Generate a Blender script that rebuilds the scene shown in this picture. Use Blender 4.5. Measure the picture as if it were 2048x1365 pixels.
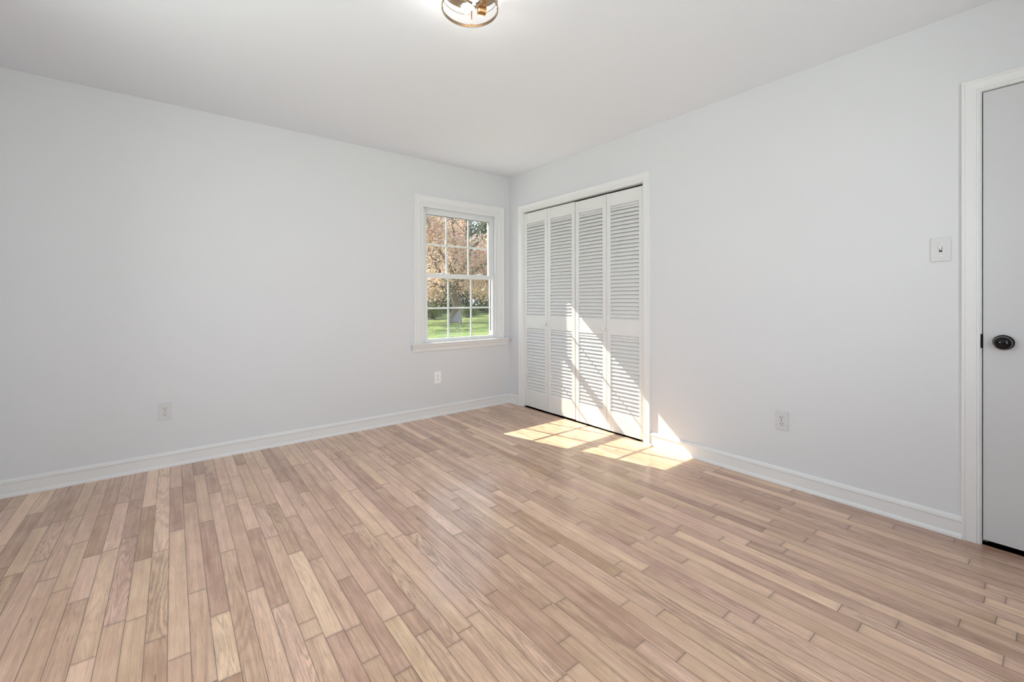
import bpy, bmesh, math, random
from mathutils import Vector, Matrix
random.seed(7)
S = bpy.context.scene
COL = S.collection
for o in list(bpy.data.objects): bpy.data.objects.remove(o)

# ------------------------------------------------------------------ camera
F_PX, YAW, PY, CX, CY, CZ, ROLL, PITCH = 862.904, 0.666164, 602.81, -2.87937, -3.7094, 1.11356, -0.003053, -0.00282
fw = Vector((math.sin(YAW)*math.cos(PITCH), math.cos(YAW)*math.cos(PITCH), math.sin(PITCH)))
rt = Vector((math.cos(YAW), -math.sin(YAW), 0)); up = rt.cross(fw)
r2 = rt*math.cos(ROLL)+up*math.sin(ROLL); u2 = -rt*math.sin(ROLL)+up*math.cos(ROLL)
cd = bpy.data.cameras.new('camera'); cam = bpy.data.objects.new('camera', cd); COL.objects.link(cam)
M = Matrix((r2, u2, -fw)).transposed().to_4x4(); M.translation = Vector((CX, CY, CZ)); cam.matrix_world = M
cd.sensor_width = 36; cd.lens = F_PX/2048*36; cd.shift_y = (PY-682.5)/2048; cd.clip_start = 0.02; cd.clip_end = 400
S.camera = cam

# ------------------------------------------------------------------ light and exposure
S.view_settings.view_transform = 'Standard'; S.view_settings.look = 'None'
S.view_settings.gamma = 1; S.view_settings.use_curve_mapping = False
S.view_settings.exposure = 0.0
SUN_E, SKY_E, FILL_REAR, FILL_SIDE, FILL_UP = 14.5, 1.8, 29.0, 38.0, 50.0
sd = Vector((0.276, -1.0, -0.884)).normalized()
sl = bpy.data.lights.new('sun', 'SUN'); sl.energy = SUN_E; sl.angle = math.radians(0.35); sl.color = (1.0, 0.925, 0.74)
so = bpy.data.objects.new('sun', sl); COL.objects.link(so); so.location = (-6, 14, 12)
so.rotation_euler = sd.to_track_quat('-Z', 'Y').to_euler()
w = bpy.data.worlds.new('sky'); S.world = w; w.use_nodes = True
nt = w.node_tree; nt.nodes.clear()
wo = nt.nodes.new('ShaderNodeOutputWorld'); bg = nt.nodes.new('ShaderNodeBackground')
tc = nt.nodes.new('ShaderNodeTexCoord'); sx = nt.nodes.new('ShaderNodeSeparateXYZ'); rp = nt.nodes.new('ShaderNodeValToRGB')
rp.color_ramp.elements[0].position = 0.0; rp.color_ramp.elements[0].color = (0.95, 0.97, 1.0, 1)
rp.color_ramp.elements[1].position = 0.8; rp.color_ramp.elements[1].color = (0.50, 0.68, 1.0, 1)
nt.links.new(tc.outputs['Generated'], sx.inputs[0]); nt.links.new(sx.outputs['Z'], rp.inputs[0])
nt.links.new(rp.outputs[0], bg.inputs[0]); bg.inputs[1].default_value = SKY_E; nt.links.new(bg.outputs[0], wo.inputs[0])
def area(name, loc, direction, sxx, syy, power, color=(1, 1, 1)):
    l = bpy.data.lights.new(name, 'AREA'); l.shape = 'RECTANGLE'; l.size = sxx; l.size_y = syy; l.energy = power; l.color = color
    o = bpy.data.objects.new(name, l); COL.objects.link(o); o.location = loc
    o.rotation_euler = Vector(direction).to_track_quat('-Z', 'Y').to_euler(); return o
# added fill lamps standing in for daylight at the unseen rear and side windows
RX, RY, H = -3.76, -4.31, 2.44
area('rear_fill_lamp', (-2.85, RY-1.1, 0.80), (0, 1, 0.34), 1.5, 1.2, FILL_UP, (0.945, 0.972, 1))
area('rear_fill_lamp', (-1.55, RY-1.1, 0.80), (0, 1, 0.34), 1.5, 1.2, FILL_UP*0.42, (0.945, 0.972, 1))
area('rear_fill_lamp', (-2.85, RY-0.42, 1.55), (0, 1, -0.22), 1.15, 1.35, FILL_REAR, (0.945, 0.972, 1))
area('rear_fill_lamp', (-1.55, RY-0.42, 1.55), (0, 1, -0.22), 1.15, 1.35, FILL_REAR*0.42, (0.945, 0.972, 1))
area('side_fill_lamp', (RX-0.42, -2.0, 1.35), (1, 0, -0.05), 1.15, 1.35, FILL_SIDE, (0.945, 0.972, 1))
area('side_fill_lamp', (RX-1.0, -2.0, 0.80), (1, 0, 0.34), 1.5, 1.2, FILL_UP*0.14, (0.945, 0.972, 1))

# ------------------------------------------------------------------ helpers
def newmat(name):
    m = bpy.data.materials.new(name); m.use_nodes = True
    n = m.node_tree; n.nodes.clear(); out = n.nodes.new('ShaderNodeOutputMaterial')
    return m, n, out
def paint(name, col, rough=0.5, metal=0.0, bump=0.0, scale=60, spec=0.5, var=0.0):
    m, n, out = newmat(name); b = n.nodes.new('ShaderNodeBsdfPrincipled')
    b.inputs['Base Color'].default_value = (*col, 1); b.inputs['Roughness'].default_value = rough
    b.inputs['Metallic'].default_value = metal; b.inputs['Specular IOR Level'].default_value = spec
    t = n.nodes.new('ShaderNodeTexCoord')
    if var:
        nz = n.nodes.new('ShaderNodeTexNoise'); nz.inputs['Scale'].default_value = 3; nz.inputs['Detail'].default_value = 4
        n.links.new(t.outputs['Object'], nz.inputs['Vector'])
        mx = n.nodes.new('ShaderNodeMix'); mx.data_type = 'RGBA'
        mx.inputs[6].default_value = (*[c*(1-var) for c in col], 1); mx.inputs[7].default_value = (*[min(1, c*(1+var)) for c in col], 1)
        n.links.new(nz.outputs[0], mx.inputs[0]); n.links.new(mx.outputs[2], b.inputs['Base Color'])
    if bump:
        nz = n.nodes.new('ShaderNodeTexNoise'); nz.inputs['Scale'].default_value = scale; nz.inputs['Detail'].default_value = 5
        n.links.new(t.outputs['Object'], nz.inputs['Vector'])
        bp = n.nodes.new('ShaderNodeBump'); bp.inputs['Strength'].default_value = bump; bp.inputs['Distance'].default_value = 0.002
        n.links.new(nz.outputs[0], bp.inputs['Height']); n.links.new(bp.outputs[0], b.inputs['Normal'])
    n.links.new(b.outputs[0], out.inputs[0]); return m
WALL = paint('wall_paint', (0.752, 0.757, 0.778), 0.62, bump=0.12, scale=220, spec=0.3)
CEIL = paint('ceiling_paint', (0.865, 0.888, 0.94), 0.8, bump=0.1, scale=160, spec=0.2)
TRIM = paint('trim_enamel', (0.84, 0.84, 0.84), 0.32, bump=0.05, scale=90)
DOORP = paint('door_enamel', (0.66, 0.663, 0.678), 0.36, bump=0.06, scale=40)
LOUV = paint('louver_enamel', (0.80, 0.80, 0.79), 0.38, bump=0.05, scale=80)
VINYL = paint('window_vinyl', (0.83, 0.84, 0.85), 0.3)
GASK = paint('window_gasket', (0.03, 0.03, 0.03), 0.6)
PLATE = paint('plate_plastic', (0.70, 0.70, 0.70), 0.28)
PLATEB = paint('bright_plate_plastic', (0.95, 0.95, 0.95), 0.28)
SLOT = paint('dark_slot', (0.012, 0.012, 0.012), 0.6)
BLACK = paint('black_knob_metal', (0.012, 0.012, 0.014), 0.12, 0.6)
KRIM = paint('knob_rim_metal', (0.35, 0.33, 0.30), 0.25, 1.0)
BRASS = paint('aged_brass', (0.50, 0.31, 0.16), 0.24, 1.0, var=0.15)
BRONZE = paint('cage_bronze', (0.30, 0.24, 0.18), 0.28, 1.0, var=0.15)
CHROME = paint('roller_metal', (0.6, 0.6, 0.6), 0.25, 1.0)
DARKGAP = paint('unlit_floor_boards', (0.10, 0.06, 0.04), 0.6)
BARK = paint('tree_bark', (0.20, 0.165, 0.13), 0.9, bump=0.8, scale=12, var=0.3)
SLAB = paint('weathered_grey_wood', (0.22, 0.23, 0.26), 0.7, var=0.1)

def glass_mat(name, gloss=0.6):
    m, n, out = newmat(name)
    tr = n.nodes.new('ShaderNodeBsdfTransparent'); tr.inputs[0].default_value = (0.95, 0.965, 0.96, 1)
    gl = n.nodes.new('ShaderNodeBsdfGlossy'); gl.inputs['Roughness'].default_value = 0.0
    lw = n.nodes.new('ShaderNodeLayerWeight'); lw.inputs[0].default_value = 0.5
    pw_ = n.nodes.new('ShaderNodeMath'); pw_.operation = 'POWER'; pw_.inputs[1].default_value = 5.0; n.links.new(lw.outputs['Facing'], pw_.inputs[0])
    fr = n.nodes.new('ShaderNodeMath'); fr.operation = 'MULTIPLY_ADD'; fr.inputs[1].default_value = 0.93; fr.inputs[2].default_value = 0.075
    n.links.new(pw_.outputs[0], fr.inputs[0])
    mx = n.nodes.new('ShaderNodeMixShader')
    n.links.new(fr.outputs[0], mx.inputs[0]); n.links.new(tr.outputs[0], mx.inputs[1]); n.links.new(gl.outputs[0], mx.inputs[2])
    n.links.new(mx.outputs[0], out.inputs[0]); return m
GLASS = glass_mat('window_glass')

def mk(name, bm, mat, parent=None, smooth=False, kind=None):
    me = bpy.data.meshes.new(name); bmesh.ops.recalc_face_normals(bm, faces=bm.faces)
    bm.to_mesh(me); bm.free()
    for m in (mat if isinstance(mat, list) else [mat]): me.materials.append(m)
    if smooth:
        for p in me.polygons: p.use_smooth = True
    o = bpy.data.objects.new(name, me); COL.objects.link(o)
    if parent: o.parent = parent
    if kind: o['kind'] = kind
    return o
def empty(name, loc=(0, 0, 0), rz=0, parent=None, kind=None, label=None, cat=None, group=None):
    o = bpy.data.objects.new(name, None); COL.objects.link(o); o.location = loc; o.rotation_euler = (0, 0, rz); o.empty_display_size = 0.1
    if parent: o.parent = parent
    if kind: o['kind'] = kind
    if label: o['label'] = label
    if cat: o['category'] = cat
    if group: o['group'] = group
    return o
def tag(o, label, cat, group=None, kind=None):
    o['label'] = label; o['category'] = cat
    if group: o['group'] = group
    if kind: o['kind'] = kind
    return o
def box(bm, x0, x1, y0, y1, z0, z1, bev=0.0, mi=0):
    r = bmesh.ops.create_cube(bm, size=1.0)
    vs = r['verts']
    for v in vs:
        v.co = Vector((x0 if v.co.x < 0 else x1, y0 if v.co.y < 0 else y1, z0 if v.co.z < 0 else z1))
    fs = set(f for v in vs for f in v.link_faces)
    for f in fs: f.material_index = mi
    if bev:
        es = list(set(e for v in vs for e in v.link_edges))
        bmesh.ops.bevel(bm, geom=es, offset=bev, segments=2, affect='EDGES', profile=0.5)
def cyl(bm, p0, p1, r0, r1=None, seg=20, mi=0, caps=True):
    r1 = r0 if r1 is None else r1
    p0, p1 = Vector(p0), Vector(p1); d = (p1-p0)
    a = d.orthogonal().normalized(); b = d.normalized().cross(a)
    A = [bm.verts.new(p0+(a*math.cos(t)+b*math.sin(t))*r0) for t in [2*math.pi*i/seg for i in range(seg)]]
    B = [bm.verts.new(p1+(a*math.cos(t)+b*math.sin(t))*r1) for t in [2*math.pi*i/seg for i in range(seg)]]
    for i in range(seg):
        f = bm.faces.new((A[i], A[(i+1) % seg], B[(i+1) % seg], B[i])); f.material_index = mi
    if caps:
        f = bm.faces.new(list(reversed(A))); f.material_index = mi
        f = bm.faces.new(B); f.material_index = mi
def lathe(bm, origin, axis, prof, seg=32, mi=0):
    """prof: list of (radius, distance along axis)"""
    o = Vector(origin); ax = Vector(axis).normalized(); a = ax.orthogonal().normalized(); b = ax.cross(a)
    rings = []
    for r, h in prof:
        if r < 1e-6: rings.append([bm.verts.new(o+ax*h)])
        else: rings.append([bm.verts.new(o+ax*h+(a*math.cos(t)+b*math.sin(t))*r) for t in [2*math.pi*i/seg for i in range(seg)]])
    for A, B in zip(rings, rings[1:]):
        for i in range(seg):
            j = (i+1) % seg
            if len(A) == 1 and len(B) == 1: continue
            if len(A) == 1: f = bm.faces.new((A[0], B[j], B[i]))
            elif len(B) == 1: f = bm.faces.new((A[i], A[j], B[0]))
            else: f = bm.faces.new((A[i], A[j], B[j], B[i]))
            f.material_index = mi
def torus(bm, c, axis, R, r, seg=64, sub=12):
    lathe_pts = []
    o = Vector(c); ax = Vector(axis).normalized(); a = ax.orthogonal().normalized(); b = ax.cross(a)
    rings = []
    for i in range(seg):
        t = 2*math.pi*i/seg; d = a*math.cos(t)+b*math.sin(t)
        rings.append([bm.verts.new(o+d*(R+r*math.cos(s))+ax*r*math.sin(s)) for s in [2*math.pi*k/sub for k in range(sub)]])
    for i in range(seg):
        A, B = rings[i], rings[(i+1) % seg]
        for k in range(sub): bm.faces.new((A[k], A[(k+1) % sub], B[(k+1) % sub], B[k]))

# wall with rectangular openings.  axis 'y': plane y=const spanning x (s) ; axis 'x': plane x=const spanning y (s)
def wall(name, axis, c0, c1, s0, s1, z0, z1, holes, mat):
    ss = sorted(set([s0, s1]+[h[0] for h in holes]+[h[1] for h in holes])); zs = sorted(set([z0, z1]+[h[2] for h in holes]+[h[3] for h in holes]))
    bm = bmesh.new()
    def P(s, z, c): return bm.verts.new((s, c, z) if axis == 'y' else (c, s, z))
    def inh(a, b): return any(h[0]-1e-6 < a < h[1]+1e-6 and h[2]-1e-6 < b < h[3]+1e-6 for h in holes)
    n, m = len(ss)-1, len(zs)-1
    solid = [[not inh((ss[i]+ss[i+1])/2, (zs[j]+zs[j+1])/2) for j in range(m)] for i in range(n)]
    for i in range(n):
        for j in range(m):
            if not solid[i][j]: continue
            for c in (c0, c1): bm.faces.new((P(ss[i], zs[j], c), P(ss[i+1], zs[j], c), P(ss[i+1], zs[j+1], c), P(ss[i], zs[j+1], c)))
            for di, dj, e in ((-1, 0, ((ss[i], zs[j]), (ss[i], zs[j+1]))), (1, 0, ((ss[i+1], zs[j]), (ss[i+1], zs[j+1]))),
                              (0, -1, ((ss[i], zs[j]), (ss[i+1], zs[j]))), (0, 1, ((ss[i], zs[j+1]), (ss[i+1], zs[j+1])))):
                a, b = i+di, j+dj
                if 0 <= a < n and 0 <= b < m and solid[a][b]: continue
                (sa, za), (sb, zb) = e
                bm.faces.new((P(sa, za, c0), P(sb, zb, c0), P(sb, zb, c1), P(sa, za, c1)))
    bmesh.ops.remove_doubles(bm, verts=bm.verts, dist=1e-5)
    return mk(name, bm, mat, kind='structure')

# profile swept along a polyline with mitred corners on a wall.
# wall 'A': plane y=0, s=x, outward -y ; wall 'B': plane x=0, s=y, outward -x ; also 'R' rear (y=RY, outward +y), 'L' side (x=RX, outward +x)
def to3(wl, s, z, d):
    return {'A': (s, -d, z), 'B': (-d, s, z), 'R': (s, RY+d, z), 'L': (RX+d, s, z)}[wl]
def sweep(bm, wl, path, prof, side=1, closed=False):
    """path: list of (s,z); prof: list of (offset to the 'side' of travel, depth from wall)"""
    n = len(path); loops = []
    def nrm(a, b):
        dx, dz = b[0]-a[0], b[1]-a[1]; L = math.hypot(dx, dz); return (-dz/L*side, dx/L*side)
    for i, p in enumerate(path):
        if closed: n0, n1 = nrm(path[i-1], p), nrm(p, path[(i+1) % n])
        else:
            n0 = nrm(path[i-1], p) if i > 0 else nrm(p, path[1]); n1 = nrm(p, path[i+1]) if i < n-1 else n0
        k = 1+n0[0]*n1[0]+n0[1]*n1[1]; mx, mz = (n0[0]+n1[0])/k, (n0[1]+n1[1])/k
        loops.append([bm.verts.new(to3(wl, p[0]+mx*o, p[1]+mz*o, d)) for o, d in prof])
    rng = range(n) if closed else range(n-1)
    for i in rng:
        A, B = loops[i], loops[(i+1) % n]
        for k in range(len(prof)-1): bm.faces.new((A[k], A[k+1], B[k+1], B[k]))
        bm.faces.new((A[-1], A[0], B[0], B[-1]))
    if not closed:
        bm.faces.new(loops[0]); bm.faces.new(list(reversed(loops[-1])))

# ------------------------------------------------------------------ room shell
T = 0.13
WIN = (-1.055, -0.150, 0.695, 2.035)
CLO = (-1.705, -0.228, 0.0, 2.035)
DOR = (-4.275, -3.484, 0.0, 2.052)
XO = 0.95
wall('wall_left', 'y', 0.0, T, RX-T, XO, -0.02, H+0.02, [WIN], WALL)
wall('wall_right', 'x', 0.0, T, RY, 0.0, -0.02, H+0.02, [CLO, DOR], WALL)
wr1, wr2, wsd = (-3.4, -2.3, 0.8, 2.1), (-2.1, -1.0, 0.8, 2.1), (-2.55, -1.45, 0.8, 2.1)
wall('wall_rear', 'y', RY-T, RY, RX-T, XO, -0.02, H+0.02, [wr1, wr2], WALL)
wall('wall_side', 'x', RX-T, RX, RY, 0.0, -0.02, H+0.02, [wsd], WALL)
bm = bmesh.new(); box(bm, XO, XO+T, RY-T, T, -0.02, H+0.02)
mk('wall_behind_closet', bm, WALL, kind='structure')
bm = bmesh.new(); box(bm, T, XO, -2.25, -2.15, -0.02, H+0.02)
mk('wall_closet_end', bm, WALL, kind='structure')
bm = bmesh.new(); box(bm, RX-T, XO+T, RY-T, T, H, H+0.16)
mk('ceiling', bm, CEIL, kind='structure')

# ------------------------------------------------------------------ strip oak floor
RW, RX0 = 0.0585, -2.839
T1, T2, T3, T4, T5 = (0, 1000, 3.74), (400, 1000, 3.74), (800, 1000, 3.74), (1200, 1000, 3.74), (1600, 1000, 3.74)
T6, T7, T8 = (300, 850, 5.12), (700, 800, 5.12), (1100, 870, 5.12)
JOINTS = [(T1, [(40,512),(330,200),(300,460),(370,595),(475,675),(595,755),(1330,228),(1450,695),(120,60),(1420,20),(1075,870)]),
 (T2, [(50,165),(240,40),(430,30),(205,385),(400,222),(540,280),(715,395),(870,440),(980,75),(1185,185),(1120,255),(1360,262),(150,855),(410,670),(590,795),(1085,590),(1290,685),(800,910),(1010,1005),(1150,955),(860,1025),(1280,1195),(1440,885),(270,1305),(1470,1310)]),
 (T3, [(85,55),(85,255),(440,255),(430,78),(840,205),(785,410),(1110,480),(690,695),(545,860),(175,995),(60,840),(410,1075),(1230,1045),(45,1275),(1215,1330),(930,15)]),
 (T4, [(390,215),(250,325),(640,458),(350,515),(200,765),(455,845),(300,1080),(1170,895),(1340,70),(1445,35),(1285,160),(1365,330),(860,125)]),
 (T5, [(370,135),(705,200),(365,205),(115,240),(45,300),(1155,305),(1265,465),(1385,645),(1380,750),(1467,900),(1523,1205),(300,808),(445,955),(90,1030)]),
 (T6, [(635,512),(780,612),(415,798),(670,695),(580,985),(840,825),(950,748),(1110,810),(1190,445),(1395,578),(1575,690),(1605,400),(1865,568),(1850,875),(1895,352),(2035,680),(160,520),(290,640)]),
 (T7, [(325,720),(300,910),(710,935),(630,1100),(1080,1015),(1105,1130),(885,515),(1035,735),(1430,750),(1500,930),(1805,1050),(1885,945),(1440,490),(1700,575),(215,540),(490,665),(690,590),(1200,295),(390,450),(1690,470)]),
 (T8, [(110,355),(950,365),(80,635),(255,665),(930,650),(1700,365),(1560,435),(1970,680),(1670,830)])]
# tone (-1 dark .. 1 light), hue (-1 pink .. 1 yellow), figure strength
TONES = [(T1, [(600,600,.45,-.5,.2),(1320,130,-.75,-.3,.2),(980,250,-.45,-.6,.6),(870,850,-.1,-.7,.9),(1180,900,.1,.6,1),(1040,700,.25,.6,.1),(300,250,.1,.6,.1),(100,450,-.5,-.1,.2),(560,950,-.1,.1,.5),(160,750,.15,-.2,.3),(400,850,-.1,.3,.1),(1320,800,.25,.3,.1),(330,750,.1,0,.2),(500,500,.15,.5,.2),(760,700,.2,.4,.3),(1430,400,0,-.2,.1)]),
 (T2, [(170,1000,.9,.8,.6),(130,600,-.6,-.5,.3),(440,1000,.3,-.1,.4),(660,1050,.6,-.6,.7),(860,650,.85,.5,.3),(820,980,.3,.3,.2),(900,1200,.2,.3,.5),(1050,1150,-.35,-.7,.2),(1200,800,-.35,-.5,.3),(880,500,-.2,-.2,.4),(560,600,-.35,-.2,.5),(320,500,-.1,-.2,.1),(620,500,.2,.2,.3),(1330,350,.7,.4,.1),(1100,180,-.2,-.2,.1),(1250,500,-.35,-.5,.1),(1350,800,.3,0,.2),(1220,1080,-.15,-.2,.3),(1000,450,.1,-.4,.1),(1150,500,-.05,-.3,.1),(400,100,.35,-.3,.1),(270,150,-.1,-.2,.1),(150,250,.25,-.3,.1),(820,300,-.2,-.3,.5),(1200,100,.1,.1,.3),(60,1000,.1,.2,.5),(320,900,-.15,.2,.6)]),
 (T3, [(350,500,.2,0,1),(1000,1050,-.1,-.1,1),(750,750,-.4,-.3,.2),(600,520,.2,-.2,.7),(220,1100,.1,.3,.8),(500,1200,-.1,.1,.2),(750,1050,.25,.3,.5),(120,930,-.4,-.2,.1),(350,950,.2,.2,1),(150,130,-.1,-.2,.1),(1000,800,-.2,-.1,.2),(1150,700,.3,.3,.5)]),
 (T4, [(1280,45,-.75,-.5,.1),(900,420,-.5,.1,.2),(850,380,-.5,.1,.2),(1000,420,.5,.4,.1),(1200,640,.5,.3,.1),(300,650,-.5,-.3,.2),(750,980,.05,.2,1),(200,430,.6,.3,.1),(450,1150,.45,-.4,.4),(230,1000,-.45,-.3,.2),(600,1180,-.35,-.2,.2),(1100,950,.3,-.2,.3),(1320,960,.25,-.1,.6),(100,1300,-.1,.5,.2)]),
 (T5, [(550,230,.35,-.6,.1),(150,720,.8,.3,.1),(200,850,-.45,-.2,.1),(900,240,-.7,-.4,.2),(550,160,-.65,-.4,.2),(500,180,.1,.3,.1),(290,180,-.5,-.4,.2),(1100,950,-.3,0,.7),(700,1050,.35,.3,.1),(900,330,.2,.2,.1),(1350,900,.1,.5,.1),(1500,930,.4,.6,.1),(1450,470,-.5,0,.3)]),
 (T6, [(650,600,-.5,-.5,.1),(400,650,-.6,-.4,.2),(270,850,-.5,-.5,.1),(680,850,.35,-.3,.1),(520,600,.1,.1,.1),(1560,620,-.6,-.3,.3),(1350,300,-.3,-.3,.1),(1550,320,.2,.1,.1),(1750,600,-.2,-.4,.1),(1960,750,.4,.3,.1),(900,900,-.15,-.2,.1),(1000,850,.3,-.2,.2)]),
 (T7, [(1300,400,.6,.2,.1),(150,800,-.5,-.3,.1),(700,1150,-.4,-.1,.1),(1200,960,.5,-.1,.1),(900,880,.1,-.3,.1),(1400,650,.2,.1,.1),(500,600,-.3,-.2,.4),(1600,850,-.2,-.2,.2)])]
def floor_pt(tile, a, b):
    u = tile[0]+a/tile[2]; v = tile[1]+b/tile[2]
    d = fw+r2*((u-1024)/F_PX)+u2*((PY-v)/F_PX); t = -CZ/d.z
    return CX+d.x*t, CY+d.y*t
XMIN, XMAX, YMIN, YMAX = RX-T, XO, RY-T, T
rows = range(int(math.floor((XMIN-RX0)/RW)), int(math.ceil((XMAX-RX0)/RW)))
jr = {r: [] for r in rows}
for tile, pts in JOINTS:
    for a, b in pts:
        x, y = floor_pt(tile, a, b); r = int(math.floor((x-RX0)/RW))
        if r in jr and all(abs(y-q) > 0.07 for q in jr[r]): jr[r].append(y)
tr_ = {}
for tile, pts in TONES:
    for a, b, t, h, f in pts:
        x, y = floor_pt(tile, a, b); tr_.setdefault(int(math.floor((x-RX0)/RW)), []).append((y, t, h, f))
bm = bmesh.new(); uvl = bm.loops.layers.uv.new('UVMap'); cl = bm.loops.layers.float_color.new('board'); cl2 = bm.loops.layers.float_color.new('figure')
rnd = random.Random(11)
for r in rows:
    ys = sorted(jr[r])
    allj = [YMIN]+ys+[YMAX]; out = [YMIN]
    for a, b in zip(allj, allj[1:]):
        gap = b-a; fill = 1.25 if (a in ys and b in ys) else 0.95
        if gap > fill:
            k = a
            while b-k > fill:
                k += rnd.uniform(0.35, 0.9)
                if b-k > 0.25: out.append(k)
        out.append(b)
    x0, x1 = RX0+r*RW, RX0+(r+1)*RW
    x0c, x1c = max(x0, XMIN), min(x1, XMAX)
    for a, b in zip(out, out[1:]):
        if b-a < 1e-4: continue
        tone, hue, fig = rnd.gauss(0, 0.36), rnd.gauss(0, 0.4), rnd.random()**2
        for (y, t, h, f) in tr_.get(r, []):
            if a < y < b: tone, hue, fig = t, h, f
        tone = max(-1, min(1, tone)); hue = max(-1, min(1, hue)); seed = rnd.random()
        vs = [bm.verts.new(c) for c in ((x0c, a, 0), (x1c, a, 0), (x1c, b, 0), (x0c, b, 0))]
        f = bm.faces.new(vs)
        for l, (uu, vv) in zip(f.loops, ((x0c-x0, 0), (x1c-x0, 0), (x1c-x0, b-a), (x0c-x0, b-a))):
            l[uvl].uv = (uu, vv); l[cl] = (tone*0.5+0.5, hue*0.5+0.5, seed, 1); l[cl2] = (fig, b-a, 0, 1)
vs = [bm.verts.new(c) for c in ((XMIN, YMIN, -0.16), (XMAX, YMIN, -0.16), (XMAX, YMAX, -0.16), (XMIN, YMAX, -0.16))]
f = bm.faces.new(list(reversed(vs)))
vt = [bm.verts.new((v.co.x, v.co.y, 0)) for v in vs]
for i in range(4): bm.faces.new((vs[i], vs[(i+1) % 4], vt[(i+1) % 4], vt[i]))
bm.normal_update()

def wood():
    m, n, out = newmat('strip_oak_floor'); N = n.nodes; L = n.links
    def nd(t, **kw):
        x = N.new(t)
        for k, v in kw.items(): setattr(x, k, v)
        return x
    def math_(op, a, b=None, c=None, clamp=False):
        x = nd('ShaderNodeMath', operation=op, use_clamp=clamp)
        for i, q in enumerate((a, b, c)):
            if q is None: continue
            if isinstance(q, (int, float)): x.inputs[i].default_value = q
            else: L.new(q, x.inputs[i])
        return x.outputs[0]
    def mixc(fac, a, b, blend='MIX'):
        x = nd('ShaderNodeMix', data_type='RGBA', blend_type=blend)
        for i, q in ((0, fac), (6, a), (7, b)):
            if isinstance(q, (int, float)): x.inputs[i].default_value = q
            elif isinstance(q, tuple): x.inputs[i].default_value = (*q, 1)
            else: L.new(q, x.inputs[i])
        return x.outputs[2]
    uv = nd('ShaderNodeUVMap', uv_map='UVMap'); s = nd('ShaderNodeSeparateXYZ'); L.new(uv.outputs[0], s.inputs[0])
    a, l = s.outputs[0], s.outputs[1]
    c1 = nd('ShaderNodeVertexColor', layer_name='board'); q1 = nd('ShaderNodeSeparateColor'); L.new(c1.outputs[0], q1.inputs[0])
    c2 = nd('ShaderNodeVertexColor', layer_name='figure'); q2 = nd('ShaderNodeSeparateColor'); L.new(c2.outputs[0], q2.inputs[0])
    tone, hue, seed = q1.outputs[0], q1.outputs[1], q1.outputs[2]; fig, length = q2.outputs[0], q2.outputs[1]
    def comb(x, y, z):
        c = nd('ShaderNodeCombineXYZ')
        for i, q in enumerate((x, y, z)):
            if isinstance(q, (int, float)): c.inputs[i].default_value = q
            else: L.new(q, c.inputs[i])
        return c.outputs[0]
    def noise(vec, detail=3, rough=0.5, dist=0.0, scale=1.0):
        x = nd('ShaderNodeTexNoise'); x.inputs['Scale'].default_value = scale; x.inputs['Detail'].default_value = detail
        x.inputs['Roughness'].default_value = rough; x.inputs['Distortion'].default_value = dist; L.new(vec, x.inputs['Vector']); return x.outputs[0]
    sd_ = math_('MULTIPLY', seed, 91.7)
    # growth-ring figure : contour lines of a smooth stretched field
    fld = noise(comb(math_('MULTIPLY', a, 15.0), math_('MULTIPLY', l, 1.25), sd_), 2, 0.45, 0.35)
    fq = math_('MULTIPLY_ADD', seed, 90.0, 60.0)
    ring = math_('SINE', math_('MULTIPLY', fld, fq)); ring = math_('MULTIPLY_ADD', ring, 0.5, 0.5)
    ring = math_('POWER', ring, 1.6)
    wob = noise(comb(math_('MULTIPLY', a, 90.0), math_('MULTIPLY', l, 9.0), sd_), 3, 0.6)
    ring = math_('MULTIPLY', ring, math_('MULTIPLY_ADD', wob, 1.0, 0.35, clamp=True))
    # straight fine grain
    fine = noise(comb(math_('MULTIPLY', a, 420.0), math_('MULTIPLY', l, 7.0), sd_), 4, 0.6)
    pores = noise(comb(math_('MULTIPLY', a, 430.0), math_('MULTIPLY', l, 26.0), sd_), 2, 0.5)
    pores = math_('MULTIPLY', math_('SUBTRACT', pores, 0.585), 9.0, clamp=True)
    band = noise(comb(math_('MULTIPLY', a, 55.0), math_('MULTIPLY', l, 1.6), sd_), 3, 0.55)
    blot = noise(comb(math_('MULTIPLY', a, 14.0), math_('MULTIPLY', l, 6.0), sd_), 4, 0.55)
    # base colour
    light = mixc(hue, (0.92, 0.60, 0.462), (0.93, 0.66, 0.43)); dark = mixc(hue, (0.36, 0.175, 0.12), (0.40, 0.215, 0.11))
    t2 = math_('ADD', math_('MULTIPLY_ADD', tone, 0.90, 0.13), math_('MULTIPLY', math_('SUBTRACT', blot, 0.5), 0.75), clamp=True)
    t3 = math_('ADD', t2, math_('MULTIPLY', math_('SUBTRACT', band, 0.5), 0.85), clamp=True)
    col = mixc(t3, dark, light)
    figf = math_('MULTIPLY', ring, math_('MULTIPLY_ADD', fig, 0.55, 0.05))
    col = mixc(figf, col, (0.27, 0.155, 0.105))
    col = mixc(math_('MULTIPLY', pores, math_('MULTIPLY_ADD', fig, 0.5, 0.14)), col, (0.20, 0.115, 0.08))
    fv = math_('MULTIPLY_ADD', math_('SUBTRACT', fine, 0.5), 0.6, 1.0)
    vm = nd('ShaderNodeVectorMath', operation='SCALE'); L.new(col, vm.inputs[0]); L.new(fv, vm.inputs['Scale']); col = vm.outputs[0]
    # knots
    vo = nd('ShaderNodeTexVoronoi'); vo.inputs['Scale'].default_value = 1.0; vo.inputs['Randomness'].default_value = 1.0
    L.new(comb(math_('MULTIPLY', a, 17.0), math_('MULTIPLY', l, 2.1), sd_), vo.inputs['Vector'])
    kn = math_('MULTIPLY', math_('SUBTRACT', 0.06, vo.outputs['Distance']), 26.0, clamp=True)
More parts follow.
